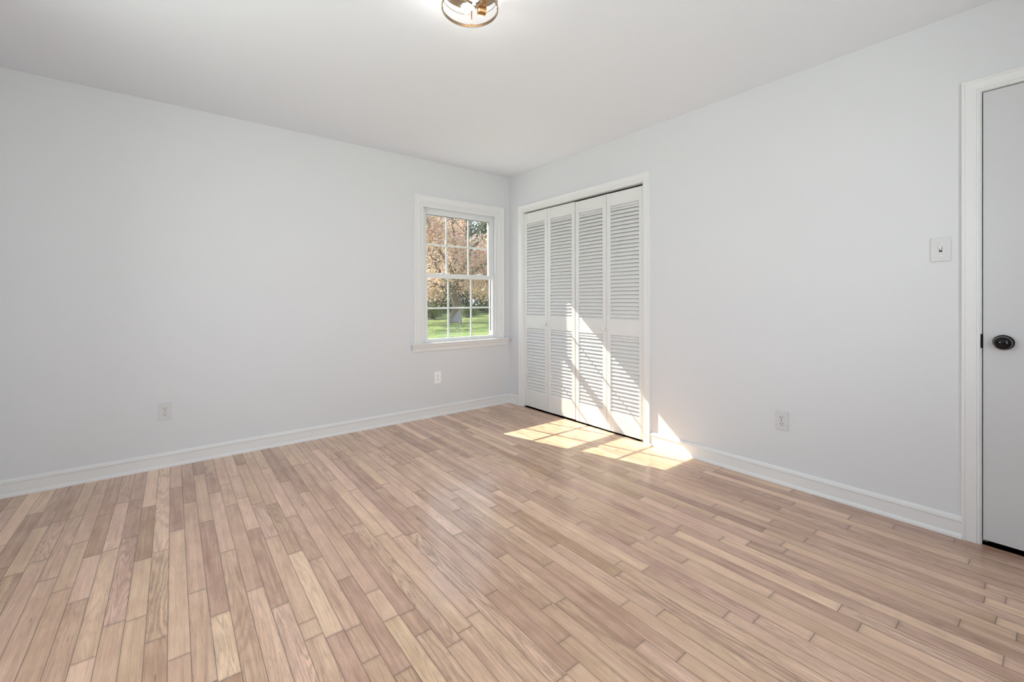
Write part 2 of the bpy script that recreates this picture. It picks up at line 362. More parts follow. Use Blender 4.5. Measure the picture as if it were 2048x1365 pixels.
    col = mixc(math_('MULTIPLY', kn, 0.8), col, (0.075, 0.04, 0.03))
    # seams: distance to board edge
    da = math_('MINIMUM', a, math_('SUBTRACT', RW, a)); dl = math_('MINIMUM', l, math_('SUBTRACT', length, l))
    gapn = noise(comb(math_('MULTIPLY', seed, 30.0), math_('MULTIPLY', l, 3.0), 0.0), 2)
    wa = math_('MULTIPLY_ADD', gapn, 0.0019, 0.0001)
    ga = math_('SUBTRACT', 1.0, math_('DIVIDE', da, wa), clamp=True)
    gl = math_('MULTIPLY', math_('SUBTRACT', 1.0, math_('DIVIDE', dl, 0.0024), clamp=True), 0.75)
    da2 = math_('SUBTRACT', 1.0, math_('DIVIDE', da, 0.006), clamp=True); dl2 = math_('SUBTRACT', 1.0, math_('DIVIDE', dl, 0.014), clamp=True)
    soft = math_('MULTIPLY', math_('MAXIMUM', math_('MULTIPLY', da2, 0.22), math_('MULTIPLY', dl2, 0.30)), math_('MULTIPLY_ADD', blot, 1.2, 0.2))
    col = mixc(soft, col, (0.19, 0.12, 0.09))
    gap = math_('MAXIMUM', math_('POWER', ga, 0.6), gl)
    col = mixc(math_('MULTIPLY', gap, 0.9), col, (0.055, 0.032, 0.024))
    b = nd('ShaderNodeBsdfPrincipled'); L.new(col, b.inputs['Base Color'])
    geo = nd('ShaderNodeNewGeometry')
    rn = noise(geo.outputs['Position'], 3, 0.6, 0, 2.5)
    rough = math_('MULTIPLY_ADD', rn, 0.10, 0.34)
    L.new(math_('ADD', rough, math_('MULTIPLY', gap, 0.4)), b.inputs['Roughness'])
    b.inputs['Specular IOR Level'].default_value = 0.5; b.inputs['Coat Weight'].default_value = 0.65; b.inputs['Coat IOR'].default_value = 1.75
    L.new(math_('MULTIPLY_ADD', rn, 0.16, 0.07), b.inputs['Coat Roughness'])
    # relief: cupped boards, seams and open grain
    h = math_('SUBTRACT', math_('MULTIPLY', fine, 0.12), math_('MULTIPLY', ring, math_('MULTIPLY', fig, 0.30)))
    h = math_('SUBTRACT', h, math_('MULTIPLY', gap, 2.0)); h = math_('SUBTRACT', h, math_('MULTIPLY', pores, 0.15))
    h = math_('ADD', h, math_('MULTIPLY', noise(comb(math_('MULTIPLY', a, 10.0), math_('MULTIPLY', l, 2.0), sd_), 1), 1.6))
    bp = nd('ShaderNodeBump'); bp.inputs['Strength'].default_value = 0.55; bp.inputs['Distance'].default_value = 0.0006
    L.new(h, bp.inputs['Height']); L.new(bp.outputs[0], b.inputs['Normal']); L.new(bp.outputs[0], b.inputs['Coat Normal'])
    L.new(b.outputs[0], out.inputs[0]); return m
FLOORM = wood()

me = bpy.data.meshes.new('floor'); bm.to_mesh(me); bm.free(); me.materials.append(FLOORM)
fo = bpy.data.objects.new('floor', me); COL.objects.link(fo); fo['kind'] = 'structure'

# ------------------------------------------------------------------ baseboards
BPROF = [(0.0, 0.0), (0.0, 0.021), (0.010, 0.020), (0.017, 0.0165), (0.021, 0.012), (0.074, 0.012), (0.077, 0.0155), (0.084, 0.0165),
         (0.0885, 0.0135), (0.0905, 0.0145), (0.095, 0.012), (0.0995, 0.0065), (0.101, 0.0)]
def baseboard(name, wl, runs):
    bm = bmesh.new()
    for s0, s1 in runs: sweep(bm, wl, [(s0, 0.0), (s1, 0.0)], BPROF, side=1)
    return mk(name, bm, TRIM, kind='structure')
baseboard('baseboard_left', 'A', [(RX, 0.0)])
baseboard('baseboard_right', 'B', [(-3.426, -1.769), (-0.174, 0.0)])
baseboard('baseboard_rear', 'R', [(RX, 0.0)])
baseboard('baseboard_side', 'L', [(RY, 0.0)])

# ------------------------------------------------------------------ casings
CASP = [(0.0, 0.0), (0.0, 0.0085), (0.003, 0.0105), (0.006, 0.0085), (0.011, 0.0085), (0.013, 0.0125), (0.017, 0.0125), (0.020, 0.0115),
        (0.046, 0.0150), (0.050, 0.0180), (0.056, 0.0180), (0.059, 0.0160), (0.060, 0.0)]
bm = bmesh.new()   # closet casing + jambs
sweep(bm, 'B', [(-1.708, 0.0), (-1.708, 2.038), (-0.232, 2.038), (-0.232, 0.0)], CASP, side=1)
mk('trim_1', bm, TRIM, kind='structure')
bm = bmesh.new()
box(bm, -0.002, T, -1.7085, -1.6985, 0, 2.045); box(bm, -0.002, T, -0.2415, -0.2285, 0, 2.045); box(bm, -0.002, T, -1.7, -0.235, 2.028, 2.045)
mk('trim_2', bm, TRIM, kind='structure')
bm = bmesh.new()   # door casing
sweep(bm, 'B', [(-4.272, 0.0), (-4.272, 2.049), (-3.4845, 2.049), (-3.4845, 0.0)], CASP, side=1)
mk('trim_3', bm, TRIM, kind='structure')
bm = bmesh.new()
box(bm, -0.003, T, -3.4885, -3.484, 0, 2.049); box(bm, -0.003, T, -4.275, -4.268, 0, 2.049); box(bm, -0.003, T, -4.27, -3.487, 2.0475, 2.052)
box(bm, 0.044, 0.056, -3.505, -3.487, 0, 2.049); box(bm, 0.044, 0.056, -4.27, -3.487, 2.036, 2.049)
jamb = mk('trim_4', bm, TRIM, kind='structure')
bm = bmesh.new(); box(bm, -0.0045, 0.012, -3.4895, -3.4855, 0.889, 0.953, 0.001); cyl(bm, (-0.004, -3.487, 0.889), (-0.004, -3.487, 0.953), 0.0035, seg=12)
mk('strike_plate', bm, BLACK, jamb)

# ------------------------------------------------------------------ closet louvred bifold doors
def louver_panel(x_hinge_rot=0.0):
    """local: x thickness 0..0.028 (front face x=0), y 0..-0.3625 (width), z 0..H"""
    W_, Hh, ST = 0.3600, 1.997, 0.040
    fr = bmesh.new(); R = [(0.0, 0.165), (0.808, 0.937), (1.890, Hh)]
    box(fr, 0, 0.028, -ST, 0, 0, Hh, 0.0016); box(fr, 0, 0.028, -W_, -W_+ST, 0, Hh, 0.0016)
    for z0, z1 in R: box(fr, 0.002, 0.026, -W_+ST-0.002, -ST+0.002, z0, z1, 0.0012)
    sl_ = bmesh.new()
    for z0, z1 in ((0.165, 0.808), (0.937, 1.890)):
        n = int(round((z1-z0)/0.0316)); p = (z1-z0)/n
        for i in range(n+1):
            zc = z0+p*i; zc = max(z0+0.008, min(z1-0.006, zc+0.004))
            # slat: front-low, rear-high, rounded nose
            f = Vector((0.0040, 0, zc-0.0148)); b = Vector((0.0195, 0, zc+0.0128))
            d = (b-f).normalized(); nn = Vector((-d.z, 0, d.x))*0.0027
            pts = [f+nn, f+nn*0.4-d*0.002, f-nn*0.4-d*0.002, f-nn, b-nn, b+nn]
            pts = [Vector((q.x, 0, max(z0-0.001, min(z1+0.001, q.z)))) for q in pts]
            A = [sl_.verts.new((q.x, -ST+0.001, q.z)) for q in pts]; B = [sl_.verts.new((q.x, -W_+ST-0.001, q.z)) for q in pts]
            k = len(pts)
            for j in range(k): sl_.faces.new((A[j], A[(j+1) % k], B[(j+1) % k], B[j]))
            sl_.faces.new(A); sl_.faces.new(list(reversed(B)))
    return fr, sl_
FOLD = math.radians(0.9)
pw = 0.3645
def bifold(name, y_start, knob_first, top_dz):
    root = empty(name, (0.013, y_start, 0.016+top_dz), kind='structure')
    for i in range(2):
        fr, slt = louver_panel()
        p = mk('door_panel', fr, LOUV, root)
        ang = -FOLD if i == 0 else FOLD
        p.rotation_euler = (0, 0, ang)
        p.location = (0, -0.0015, 0) if i == 0 else (-math.sin(FOLD)*pw, -pw*math.cos(FOLD)-0.0005, 0)
        mk('louver_slats', slt, LOUV, p)
        if (i == 0):
            kb = bmesh.new()
            lathe(kb, (0.001, -0.3405, 0.862), (-1, 0, 0), [(0.0, 0), (0.010, 0), (0.0085, 0.004), (0.0075, 0.009), (0.011, 0.014), (0.0165, 0.018), (0.0175, 0.023), (0.0145, 0.028), (0.008, 0.0305), (0, 0.031)], 28)
            mk('door_knob', kb, TRIM, p, smooth=True)
    return root
bifold('door_1', -0.2365, True, -0.002)
d2 = bifold('door_2', -0.9672, False, -0.007)
bm = bmesh.new(); cyl(bm, (0.004, -0.7235, -0.0085), (0.004, -0.7235, 0.004), 0.006, seg=12); box(bm, -0.006, 0.014, -0.728, -0.700, -0.0088, -0.0045)
mk('floor_pivot', bm, CHROME, d2)
bm = bmesh.new(); box(bm, 0.014, 0.040, -1.6985, -0.2415, 2.0195, 2.028)
mk('trim_5', bm, CHROME, kind='structure')

# ------------------------------------------------------------------ flush door with black knob
dr = empty('door_3', (0.0, -3.4915, 0.022), kind='structure')
bm = bmesh.new(); box(bm, 0.002, 0.038, -0.7745, 0, 0, 2.0225, 0.0015); mk('door_slab', bm, DOORP, dr)
kz = 0.919-0.022; ky = -3.553+3.4915
bm = bmesh.new()
lathe(bm, (0.002, ky, kz), (-1, 0, 0), [(0.0, 0), (0.0335, 0), (0.0335, 0.003), (0.030, 0.0065), (0.016, 0.009), (0.0125, 0.012), (0.0115, 0.022), (0.014, 0.028), (0.022, 0.033), (0.0285, 0.040)], 40)
lathe(bm, (0.002, ky, kz), (-1, 0, 0), [(0.0270, 0.0455), (0.0255, 0.050), (0.018, 0.055), (0.008, 0.0575), (0, 0.058)], 40)
kn = mk('door_knob', bm, BLACK, dr, smooth=True)
bm = bmesh.new(); lathe(bm, (0.002, ky, kz), (-1, 0, 0), [(0.0285, 0.040), (0.0292, 0.0425), (0.0285, 0.0448), (0.0270, 0.0455)], 40)
mk('knob_rim', bm, KRIM, kn, smooth=True)
bm = bmesh.new(); box(bm, 0.010, 0.030, -0.001, 0.0025, kz-0.028, kz+0.028, 0.0006)
mk('latch_plate', bm, BLACK, dr)

# ------------------------------------------------------------------ window
def window(name, wl_y, x0, x1, z0, z1, detail=True):
    root = empty(name, (0, 0, 0), kind='structure'); return root
wn = empty('window_1', (0, 0, 0), kind='structure')
bm = bmesh.new(); WC = [(-o, d) for o, d in CASP]
x0, x1, z0, z1 = WIN
CW = [(0.0, 0.0), (0.0, 0.009), (0.004, 0.0115), (0.008, 0.0115), (0.010, 0.0095), (0.015, 0.0095), (0.018, 0.0125), (0.024, 0.0125),
      (0.050, 0.0155), (0.056, 0.0195), (0.064, 0.0195), (0.067, 0.017), (0.068, 0.0)]
sweep(bm, 'A', [(x0, z0+0.008), (x0, z1), (x1, z1), (x1, z0+0.008)], CW, side=1)
mk('window_casing', bm, TRIM, wn)
bm = bmesh.new()   # jamb lining and stops
for (a, b) in ((x0, x0+0.020), (x1-0.020, x1)): box(bm, a, b, -0.001, T+0.015, z0, z1)
box(bm, x0+0.020, x1-0.020, -0.001, T+0.015, z1-0.020, z1)
box(bm, x0+0.02, x0+0.036, 0.001, 0.016, z0+0.012, z1-0.037, 0.002); box(bm, x1-0.036, x1-0.02, 0.001, 0.016, z0+0.012, z1-0.037, 0.002)
box(bm, x0+0.02, x1-0.02, 0.001, 0.016, z1-0.038, z1-0.02, 0.002)
box(bm, x0, x1, 0.0, T+0.03, z0-0.02, z0+0.004)
mk('window_jamb', bm, VINYL, wn)
bm = bmesh.new()   # stool with a curved apron, nearly reaching the room corner
S0, S1 = -1.160, -0.030
sp = [(0.0, 0.014), (-0.040, 0.014), (-0.044, 0.011), (-0.044, 0.005), (-0.040, 0.001), (-0.036, -0.001), (-0.034, -0.008), (-0.030, -0.016),
      (-0.025, -0.026), (-0.019, -0.036), (-0.015, -0.050), (-0.0135, -0.060), (-0.010, -0.066), (0.0, -0.067)]
def horn(q, s):   # returned ends follow the same curve
    k = (0.044+q[0])*0.62
    return s+k if s < -0.5 else s-k*0.2
A = [bm.verts.new((horn(q, S0), q[0], z0+q[1])) for q in sp]; B = [bm.verts.new((horn(q, S1), q[0], z0+q[1])) for q in sp]
for j in range(len(sp)): bm.faces.new((A[j], A[(j+1) % len(sp)], B[(j+1) % len(sp)], B[j]))
bm.faces.new(A); bm.faces.new(list(reversed(B)))
mk('window_sill', bm, TRIM, wn)
def sash(name, sx0, sx1, sz0, sz1, y0, y1, sl_w, sr_w, bot, top, mun_x, mun_z, gy, gask):
    bm = bmesh.new()
    box(bm, sx0, sx0+sl_w, y0, y1, sz0, sz1, 0.002); box(bm, sx1-sr_w, sx1, y0, y1, sz0, sz1, 0.002)
    box(bm, sx0+sl_w-0.003, sx1-sr_w+0.003, y0, y1, sz0, sz0+bot, 0.002); box(bm, sx0+sl_w-0.003, sx1-sr_w+0.003, y0, y1, sz1-top, sz1, 0.002)
    gx0, gx1, gz0, gz1 = sx0+sl_w, sx1-sr_w, sz0+bot, sz1-top
    o = mk(name, bm, VINYL, wn)
    g = bmesh.new(); box(g, gx0-0.004, gx1+0.004, gy-0.0015, gy+0.0015, gz0-0.004, gz1+0.004)
    mk('glass_pane', g, GLASS, o)
    g = bmesh.new()
    for mx in mun_x: box(g, mx-0.0085, mx+0.0085, gy+0.004, gy+0.013, gz0, gz1, 0.0015)
    for mz in mun_z: box(g, gx0, gx1, gy+0.0045, gy+0.0125, mz-0.0085, mz+0.0085, 0.0015)
    mk('muntin_bars', g, VINYL, o)
    g = bmesh.new()
    for q in gask: box(g, *q)
    if gask: mk('gasket', g, GASK, o)
    return o
lo = sash('lower_sash', -1.0345, -0.1705, 0.700, 1.371, 0.018, 0.046, 0.0625, 0.0405, 0.043, 0.043, (-0.733, -0.467), (1.036,), 0.034,
          [(-0.214, -0.2105, 0.0475, 0.062, 0.79, 1.328)])
up_ = sash('upper_sash', -1.0345, -0.1705, 1.330, 2.0145, 0.052, 0.080, 0.0705, 0.0675, 0.030, 0.0775, (-0.733, -0.477), (1.655,), 0.068,
          [(-0.964, -0.238, 0.050, 0.0535, 1.934, 1.939), (-0.2385, -0.2345, 0.050, 0.0535, 1.90, 1.939)])
bm = bmesh.new(); 
for lx in (-0.80, -0.36): box(bm, lx-0.028, lx+0.028, 0.020, 0.044, 1.371, 1.379, 0.002); box(bm, lx-0.010, lx+0.018, 0.010, 0.030, 1.379, 1.385, 0.002)
mk('sash_lock', bm, VINYL, wn)
# unseen rear and side windows, added to let the fill light in
def plain_window(name, wl, s0, s1, z0, z1):
    root = empty(name, (0, 0, 0), kind='structure')
    bm = bmesh.new(); sweep(bm, wl, [(s0, z0), (s0, z1), (s1, z1), (s1, z0)], CW, side=1, closed=True); mk('window_casing', bm, TRIM, root)
    def bx(b, a0, a1, c0, c1, zz0, zz1):
        if wl == 'R': box(b, a0, a1, RY-c1, RY-c0, zz0, zz1)
        else: box(b, RX-c1, RX-c0, a0, a1, zz0, zz1)
    zm = (z0+z1)/2
    for (q0, q1, c) in ((z0, zm+0.02, 0.03), (zm-0.02, z1, 0.065)):
        b = bmesh.new(); bx(b, s0, s0+0.05, c, c+0.03, q0, q1); bx(b, s1-0.05, s1, c, c+0.03, q0, q1); bx(b, s0, s1, c, c+0.03, q0, q0+0.045); bx(b, s0, s1, c, c+0.03, q1-0.045, q1)
        so_ = mk('sash', b, VINYL, root)
        b = bmesh.new(); bx(b, s0+0.045, s1-0.045, c+0.014, c+0.017, q0+0.04, q1-0.04); mk('glass_pane', b, GLASS, so_)
plain_window('window_2', 'R', *wr1); plain_window('window_3', 'R', *wr2); plain_window('window_4', 'L', *wsd)

# ------------------------------------------------------------------ outlets and switch
def outlet(loc, rz, label, plate, grp):
    """local: plate in the xz plane facing -y"""
    r = empty('wall_outlet', loc, rz, label=label, cat='outlet', group=None)
    bm = bmesh.new(); box(bm, -0.035, 0.035, -0.0062, 0.0005, -0.057, 0.057, 0.0022); mk('cover_plate', bm, plate, r)
    for s in (1, -1):
        bm = bmesh.new(); zc = 0.0195*s
        N = 28; A = []; B = []
        for i in range(N):
            t = 2*math.pi*i/N; x = 0.0172*math.cos(t); z = max(-0.0140, min(0.0140, 0.0172*math.sin(t)))
            A.append(bm.verts.new((x, -0.0060, zc+z))); B.append(bm.verts.new((x*0.97, -0.0084, zc+z*0.97)))
        for i in range(N): bm.faces.new((A[i], A[(i+1) % N], B[(i+1) % N], B[i]))
        bm.faces.new(B); bm.faces.new(list(reversed(A)))
        rc = mk('receptacle', bm, plate, r)
        bm = bmesh.new()
        box(bm, -0.0076, -0.0052, -0.0088, -0.0070, zc-0.0005, zc+0.0080); box(bm, 0.0052, 0.0076, -0.0088, -0.0070, zc+0.0005, zc+0.0075)
        cyl(bm, (0, -0.0070, zc-0.0068), (0, -0.0088, zc-0.0068), 0.0027, seg=12)
        mk('socket_slots', bm, SLOT, rc)
    bm = bmesh.new(); lathe(bm, (0, -0.0058, 0), (0, -1, 0), [(0, 0), (0.0036, 0), (0.0034, 0.0010), (0.0022, 0.0016), (0, 0.0017)], 16)
    mk('screw', bm, CHROME, r)
    return r
outlet((-2.923, 0, 0.373), 0, 'pale grey duplex outlet low on the left wall, far left below the blank wall', PLATE, 1)
outlet((-0.879, 0, 0.369), 0, 'bright white duplex outlet low on the wall directly under the window', PLATEB, 1)
outlet((0, -2.672, 0.382), -math.pi/2, 'white duplex outlet on the right wall between closet and door', PLATE, 1)
r = empty('light_switch', (0, -3.3555, 1.348), -math.pi/2, label='white toggle light switch on the right wall beside the door casing', cat='light switch')
bm = bmesh.new(); box(bm, -0.035, 0.035, -0.0065, 0.0005, -0.057, 0.057, 0.0024); mk('cover_plate', bm, PLATE, r)
bm = bmesh.new(); box(bm, -0.0052, 0.0052, -0.0072, -0.0060, -0.0118, 0.0118); tgc = mk('toggle_collar', bm, SLOT, r)
bm = bmesh.new()
A = [bm.verts.new(c) for c in ((-0.0040, -0.006, -0.0055), (0.0040, -0.006, -0.0055), (0.0040, -0.006, 0.0085), (-0.0040, -0.006, 0.0085))]
B = [bm.verts.new(c) for c in ((-0.0034, -0.0190, 0.0050), (0.0034, -0.0190, 0.0050), (0.0034, -0.0180, 0.0125), (-0.0034, -0.0180, 0.0125))]
for i in range(4): bm.faces.new((A[i], A[(i+1) % 4], B[(i+1) % 4], B[i]))
bm.faces.new(B); bm.faces.new(list(reversed(A)))
bmesh.ops.bevel(bm, geom=list(bm.edges), offset=0.0008, segments=2, affect='EDGES')
mk('toggle', bm, PLATEB, r)
for s in (1, -1):
    bm = bmesh.new(); lathe(bm, (0, -0.0062, 0.030*s), (0, -1, 0), [(0, 0), (0.0036, 0), (0.0034, 0.0009), (0.002, 0.0014), (0, 0.0015)], 16); mk('screw', bm, CHROME, r)

# ------------------------------------------------------------------ ceiling light: caged flush mount
LC = Vector((CX, CY, 0))+Vector((fw.x, fw.y, 0)).normalized()*1.84+rt*(-0.175)
cl_ = empty('ceiling_light', (LC.x, LC.y, H), YAW*-1, label='bronze caged flush-mount ceiling light with two clear glowing bulbs', cat='ceiling light')
# local frame: x = camera right, y = camera forward
R0 = 0.119
bm = bmesh.new(); lathe(bm, (0, 0, 0), (0, 0, -1), [(0, 0.0002), (0.108, 0.0002), (0.112, 0.004), (0.110, 0.012), (0.100, 0.018), (0.040, 0.0195), (0.034, 0.026), (0.020, 0.030), (0, 0.031)], 64)
can = mk('canopy', bm, BRASS, cl_, smooth=True)
def band(z0, z1, R, th):
    bm = bmesh.new(); n = 96; rr = []
    for i in range(n):
        t = 2*math.pi*i/n; c, s = math.cos(t), math.sin(t)
        rr.append([bm.verts.new((c*a, s*a, z)) for a, z in ((R, z0), (R+th, z0), (R+th, z1), (R, z1))])
    for i in range(n):
        A, B = rr[i], rr[(i+1) % n]
        for k in range(4): bm.faces.new((A[k], A[(k+1) % 4], B[(k+1) % 4], B[k]))
    return bm
bm = band(-0.0905, -0.0785, R0-0.003, 0.0035); mk('bottom_ring', bm, BRONZE, cl_)
bm = bmesh.new(); torus(bm, (0, 0, -0.036), (0, 0, 1), R0-0.001, 0.0013); mk('middle_ring', bm, BRONZE, cl_, smooth=True)
bm = bmesh.new(); torus(bm, (0, 0, -0.008), (0, 0, 1), R0-0.001, 0.002); mk('top_ring', bm, BRONZE, cl_, smooth=True)
for k in range(4):
    t = math.radians(92+90*k); bm = bmesh.new(); px, py = (R0-0.0035)*math.cos(t), (R0-0.0035)*math.sin(t)
    cyl(bm, (px, py, -0.086), (px, py, -0.003), 0.0024, seg=12); mk('cage_rod', bm, BRASS, cl_, smooth=True)
bulb_gl = glass_mat('bulb_glass')
m, n, out = newmat('bulb_glow'); e = n.nodes.new('ShaderNodeEmission'); e.inputs[0].default_value = (1, 0.93, 0.80, 1); e.inputs[1].default_value = 6.0
n.links.new(e.outputs[0], out.inputs[0]); GLOW = m
for sgn in (1, -1):
    base = Vector((0.061*sgn, 0.057*sgn, -0.060)); ax = Vector((-0.94*sgn, -0.34*sgn, 0.0)).normalized()
    bm = bmesh.new()
    lathe(bm, base, ax, [(0, -0.002), (0.0165, -0.002), (0.0175, 0.0), (0.0175, 0.030), (0.0165, 0.033), (0.013, 0.034), (0, 0.034)], 28)
    cyl(bm, base+ax*0.004+Vector((0, 0, 0.0)), base+ax*0.004+Vector((0, 0, 0.046)), 0.006, seg=16)
    sk = mk('bulb_socket', bm, BRASS, cl_, smooth=False)
    bm = bmesh.new()
    lathe(bm, base+ax*0.032, ax, [(0.012, 0), (0.013, 0.008), (0.016, 0.018), (0.023, 0.032), (0.0285, 0.046), (0.030, 0.058), (0.0275, 0.071), (0.019, 0.083), (0.009, 0.0885), (0, 0.090)], 32)
    bb = mk('light_bulb', bm, bulb_gl, cl_, smooth=True)
    bm = bmesh.new()
    lathe(bm, base+ax*0.034, ax, [(0, 0.012), (0.004, 0.014), (0.006, 0.024), (0.012, 0.038), (0.0155, 0.052), (0.013, 0.064), (0.006, 0.070), (0, 0.071)], 24)
    mk('filament_glow', bm, GLOW, bb, smooth=True)
    pl = bpy.data.lights.new('bulb_light', 'POINT'); pl.energy = 1.6; pl.color = (1, 0.95, 0.88); pl.shadow_soft_size = 0.02
    po = bpy.data.objects.new('bulb_light', pl); COL.objects.link(po); po.parent = cl_; po.location = base+ax*0.085+Vector((0, 0, -0.033))

# ------------------------------------------------------------------ outdoors
GZ = -0.30
def grass_mat():
    m, n, out = newmat('lawn_grass'); b = n.nodes.new('ShaderNodeBsdfPrincipled'); g = n.nodes.new('ShaderNodeNewGeometry')
    n1 = n.nodes.new('ShaderNodeTexNoise'); n1.inputs['Scale'].default_value = 1.3; n1.inputs['Detail'].default_value = 8; n1.inputs['Roughness'].default_value = 0.7
    r = n.nodes.new('ShaderNodeValToRGB'); n.links.new(g.outputs['Position'], n1.inputs['Vector']); n.links.new(n1.outputs[0], r.inputs[0])
    r.color_ramp.elements[0].position = 0.35; r.color_ramp.elements[0].color = (0.045, 0.10, 0.022, 1)
    r.color_ramp.elements[1].position = 0.68; r.color_ramp.elements[1].color = (0.30, 0.30, 0.09, 1)
    e = r.color_ramp.elements.new(0.5); e.color = (0.13, 0.20, 0.045, 1)
    b.inputs['Roughness'].default_value = 0.9; n.links.new(r.outputs[0], b.inputs['Base Color'])
    bp = n.nodes.new('ShaderNodeBump'); bp.inputs['Distance'].default_value = 0.05; n2 = n.nodes.new('ShaderNodeTexNoise'); n2.inputs['Scale'].default_value = 14; n2.inputs['Detail'].default_value = 4
    n.links.new(g.outputs['Position'], n2.inputs['Vector']); n.links.new(n2.outputs[0], bp.inputs['Height']); n.links.new(bp.outputs[0], b.inputs['Normal'])
    n.links.new(b.outputs[0], out.inputs[0]); return m
bm = bmesh.new(); gx0, gx1, gy0, gy1, nx, ny = -30, 70, -30, 90, 50, 60
gv = [[bm.verts.new((gx0+(gx1-gx0)*i/nx, gy0+(gy1-gy0)*j/ny, GZ+(0 if j < 16 else 0.10*math.sin(i*1.3)*math.sin(j*0.9)))) for j in range(ny+1)] for i in range(nx+1)]
for i in range(nx):
    for j in range(ny): bm.faces.new((gv[i][j], gv[i+1][j], gv[i+1][j+1], gv[i][j+1]))
mk('lawn', bm, grass_mat(), smooth=True, kind='structure')

bm = bmesh.new(); box(bm, -6.5, 4.5, T+0.02, 5.2, GZ-0.06, GZ+0.04, 0.01)  # added slab, out of view, bouncing sunlight up to the ceiling corner
mk('bounce_slab', bm, paint('pale_bounce_slab', (0.60, 0.59, 0.57), 0.85, bump=0.4, scale=30, var=0.08), kind='structure')
def leaf_mat(name, cols, trans=0.5):
    m, n, out = newmat(name); g = n.nodes.new('ShaderNodeNewGeometry'); r = n.nodes.new('ShaderNodeValToRGB')
    cr = r.color_ramp; cr.elements[0].color = (*cols[0], 1); cr.elements[1].color = (*cols[-1], 1)
    for i, c in enumerate(cols[1:-1]): e = cr.elements.new((i+1)/(len(cols)-1)); e.color = (*c, 1)
    d = n.nodes.new('ShaderNodeBsdfDiffuse'); t = n.nodes.new('ShaderNodeBsdfTranslucent'); mx = n.nodes.new('ShaderNodeMixShader'); mx.inputs[0].default_value = trans
    n.links.new(g.outputs['Random Per Island'], r.inputs[0]); n.links.new(r.outputs[0], d.inputs[0]); n.links.new(r.outputs[0], t.inputs[0])
    n.links.new(d.outputs[0], mx.inputs[1]); n.links.new(t.outputs[0], mx.inputs[2]); n.links.new(mx.outputs[0], out.inputs[0]); return m
AUT = leaf_mat('autumn_leaves', [(0.34, 0.19, 0.16), (0.88, 0.52, 0.46), (0.86, 0.64, 0.62), (0.90, 0.66, 0.36), (0.36, 0.40, 0.28), (0.90, 0.74, 0.72)], 0.45)
YEL = leaf_mat('yellow_leaves', [(0.30, 0.25, 0.08), (0.50, 0.38, 0.12), (0.16, 0.18, 0.06), (0.45, 0.24, 0.14)], 0.45)
EVG = leaf_mat('evergreen_needles', [(0.03, 0.055, 0.025), (0.09, 0.14, 0.06), (0.20, 0.28, 0.14)], 0.25)
BUSHM = leaf_mat('shrub_leaves', [(0.04, 0.075, 0.02), (0.16, 0.19, 0.05), (0.09, 0.13, 0.035)], 0.4)
def leaves_bm(pts, size, rg):  # noqa
    """mesh from leaf positions: each leaf a folded quad"""
    vs, fs = [], []
    for p in pts:
        s = size*rg.uniform(0.6, 1.3); a = Vector((rg.gauss(0, 1), rg.gauss(0, 1), rg.gauss(0, 1))).normalized(); b = a.orthogonal().normalized(); c = a.cross(b)
        k = len(vs); vs += [p-b*s, p-c*s*0.45, p+b*s, p+c*s*0.45]; fs.append((k, k+1, k+2, k+3))
    me = bpy.data.meshes.new('foliage'); me.from_pydata([tuple(v) for v in vs], [], fs); return me
def limb(bm, p0, p1, r0, r1, rg, seg=6, rings=4):
    p0, p1 = Vector(p0), Vector(p1); pts = [p0.lerp(p1, i/rings)+Vector((rg.gauss(0, 1), rg.gauss(0, 1), rg.gauss(0, 1)))*(0.05*(p1-p0).length if 0 < i < rings else 0) for i in range(rings+1)]
    prev = None
    for i, p in enumerate(pts):
        d = (pts[min(i+1, rings)]-pts[max(i-1, 0)]).normalized(); a = d.orthogonal().normalized(); b = d.cross(a); r = r0+(r1-r0)*i/rings
        ring = [bm.verts.new(p+(a*math.cos(t)+b*math.sin(t))*r) for t in [2*math.pi*k/seg for k in range(seg)]]
        if prev:
            for k in range(seg): bm.faces.new((prev[k], prev[(k+1) % seg], ring[(k+1) % seg], ring[k]))
        prev = ring
    return pts
def addfol(me, mat, parent):
    me.materials.append(mat); o = bpy.data.objects.new('foliage', me); COL.objects.link(o); o.parent = parent; return o
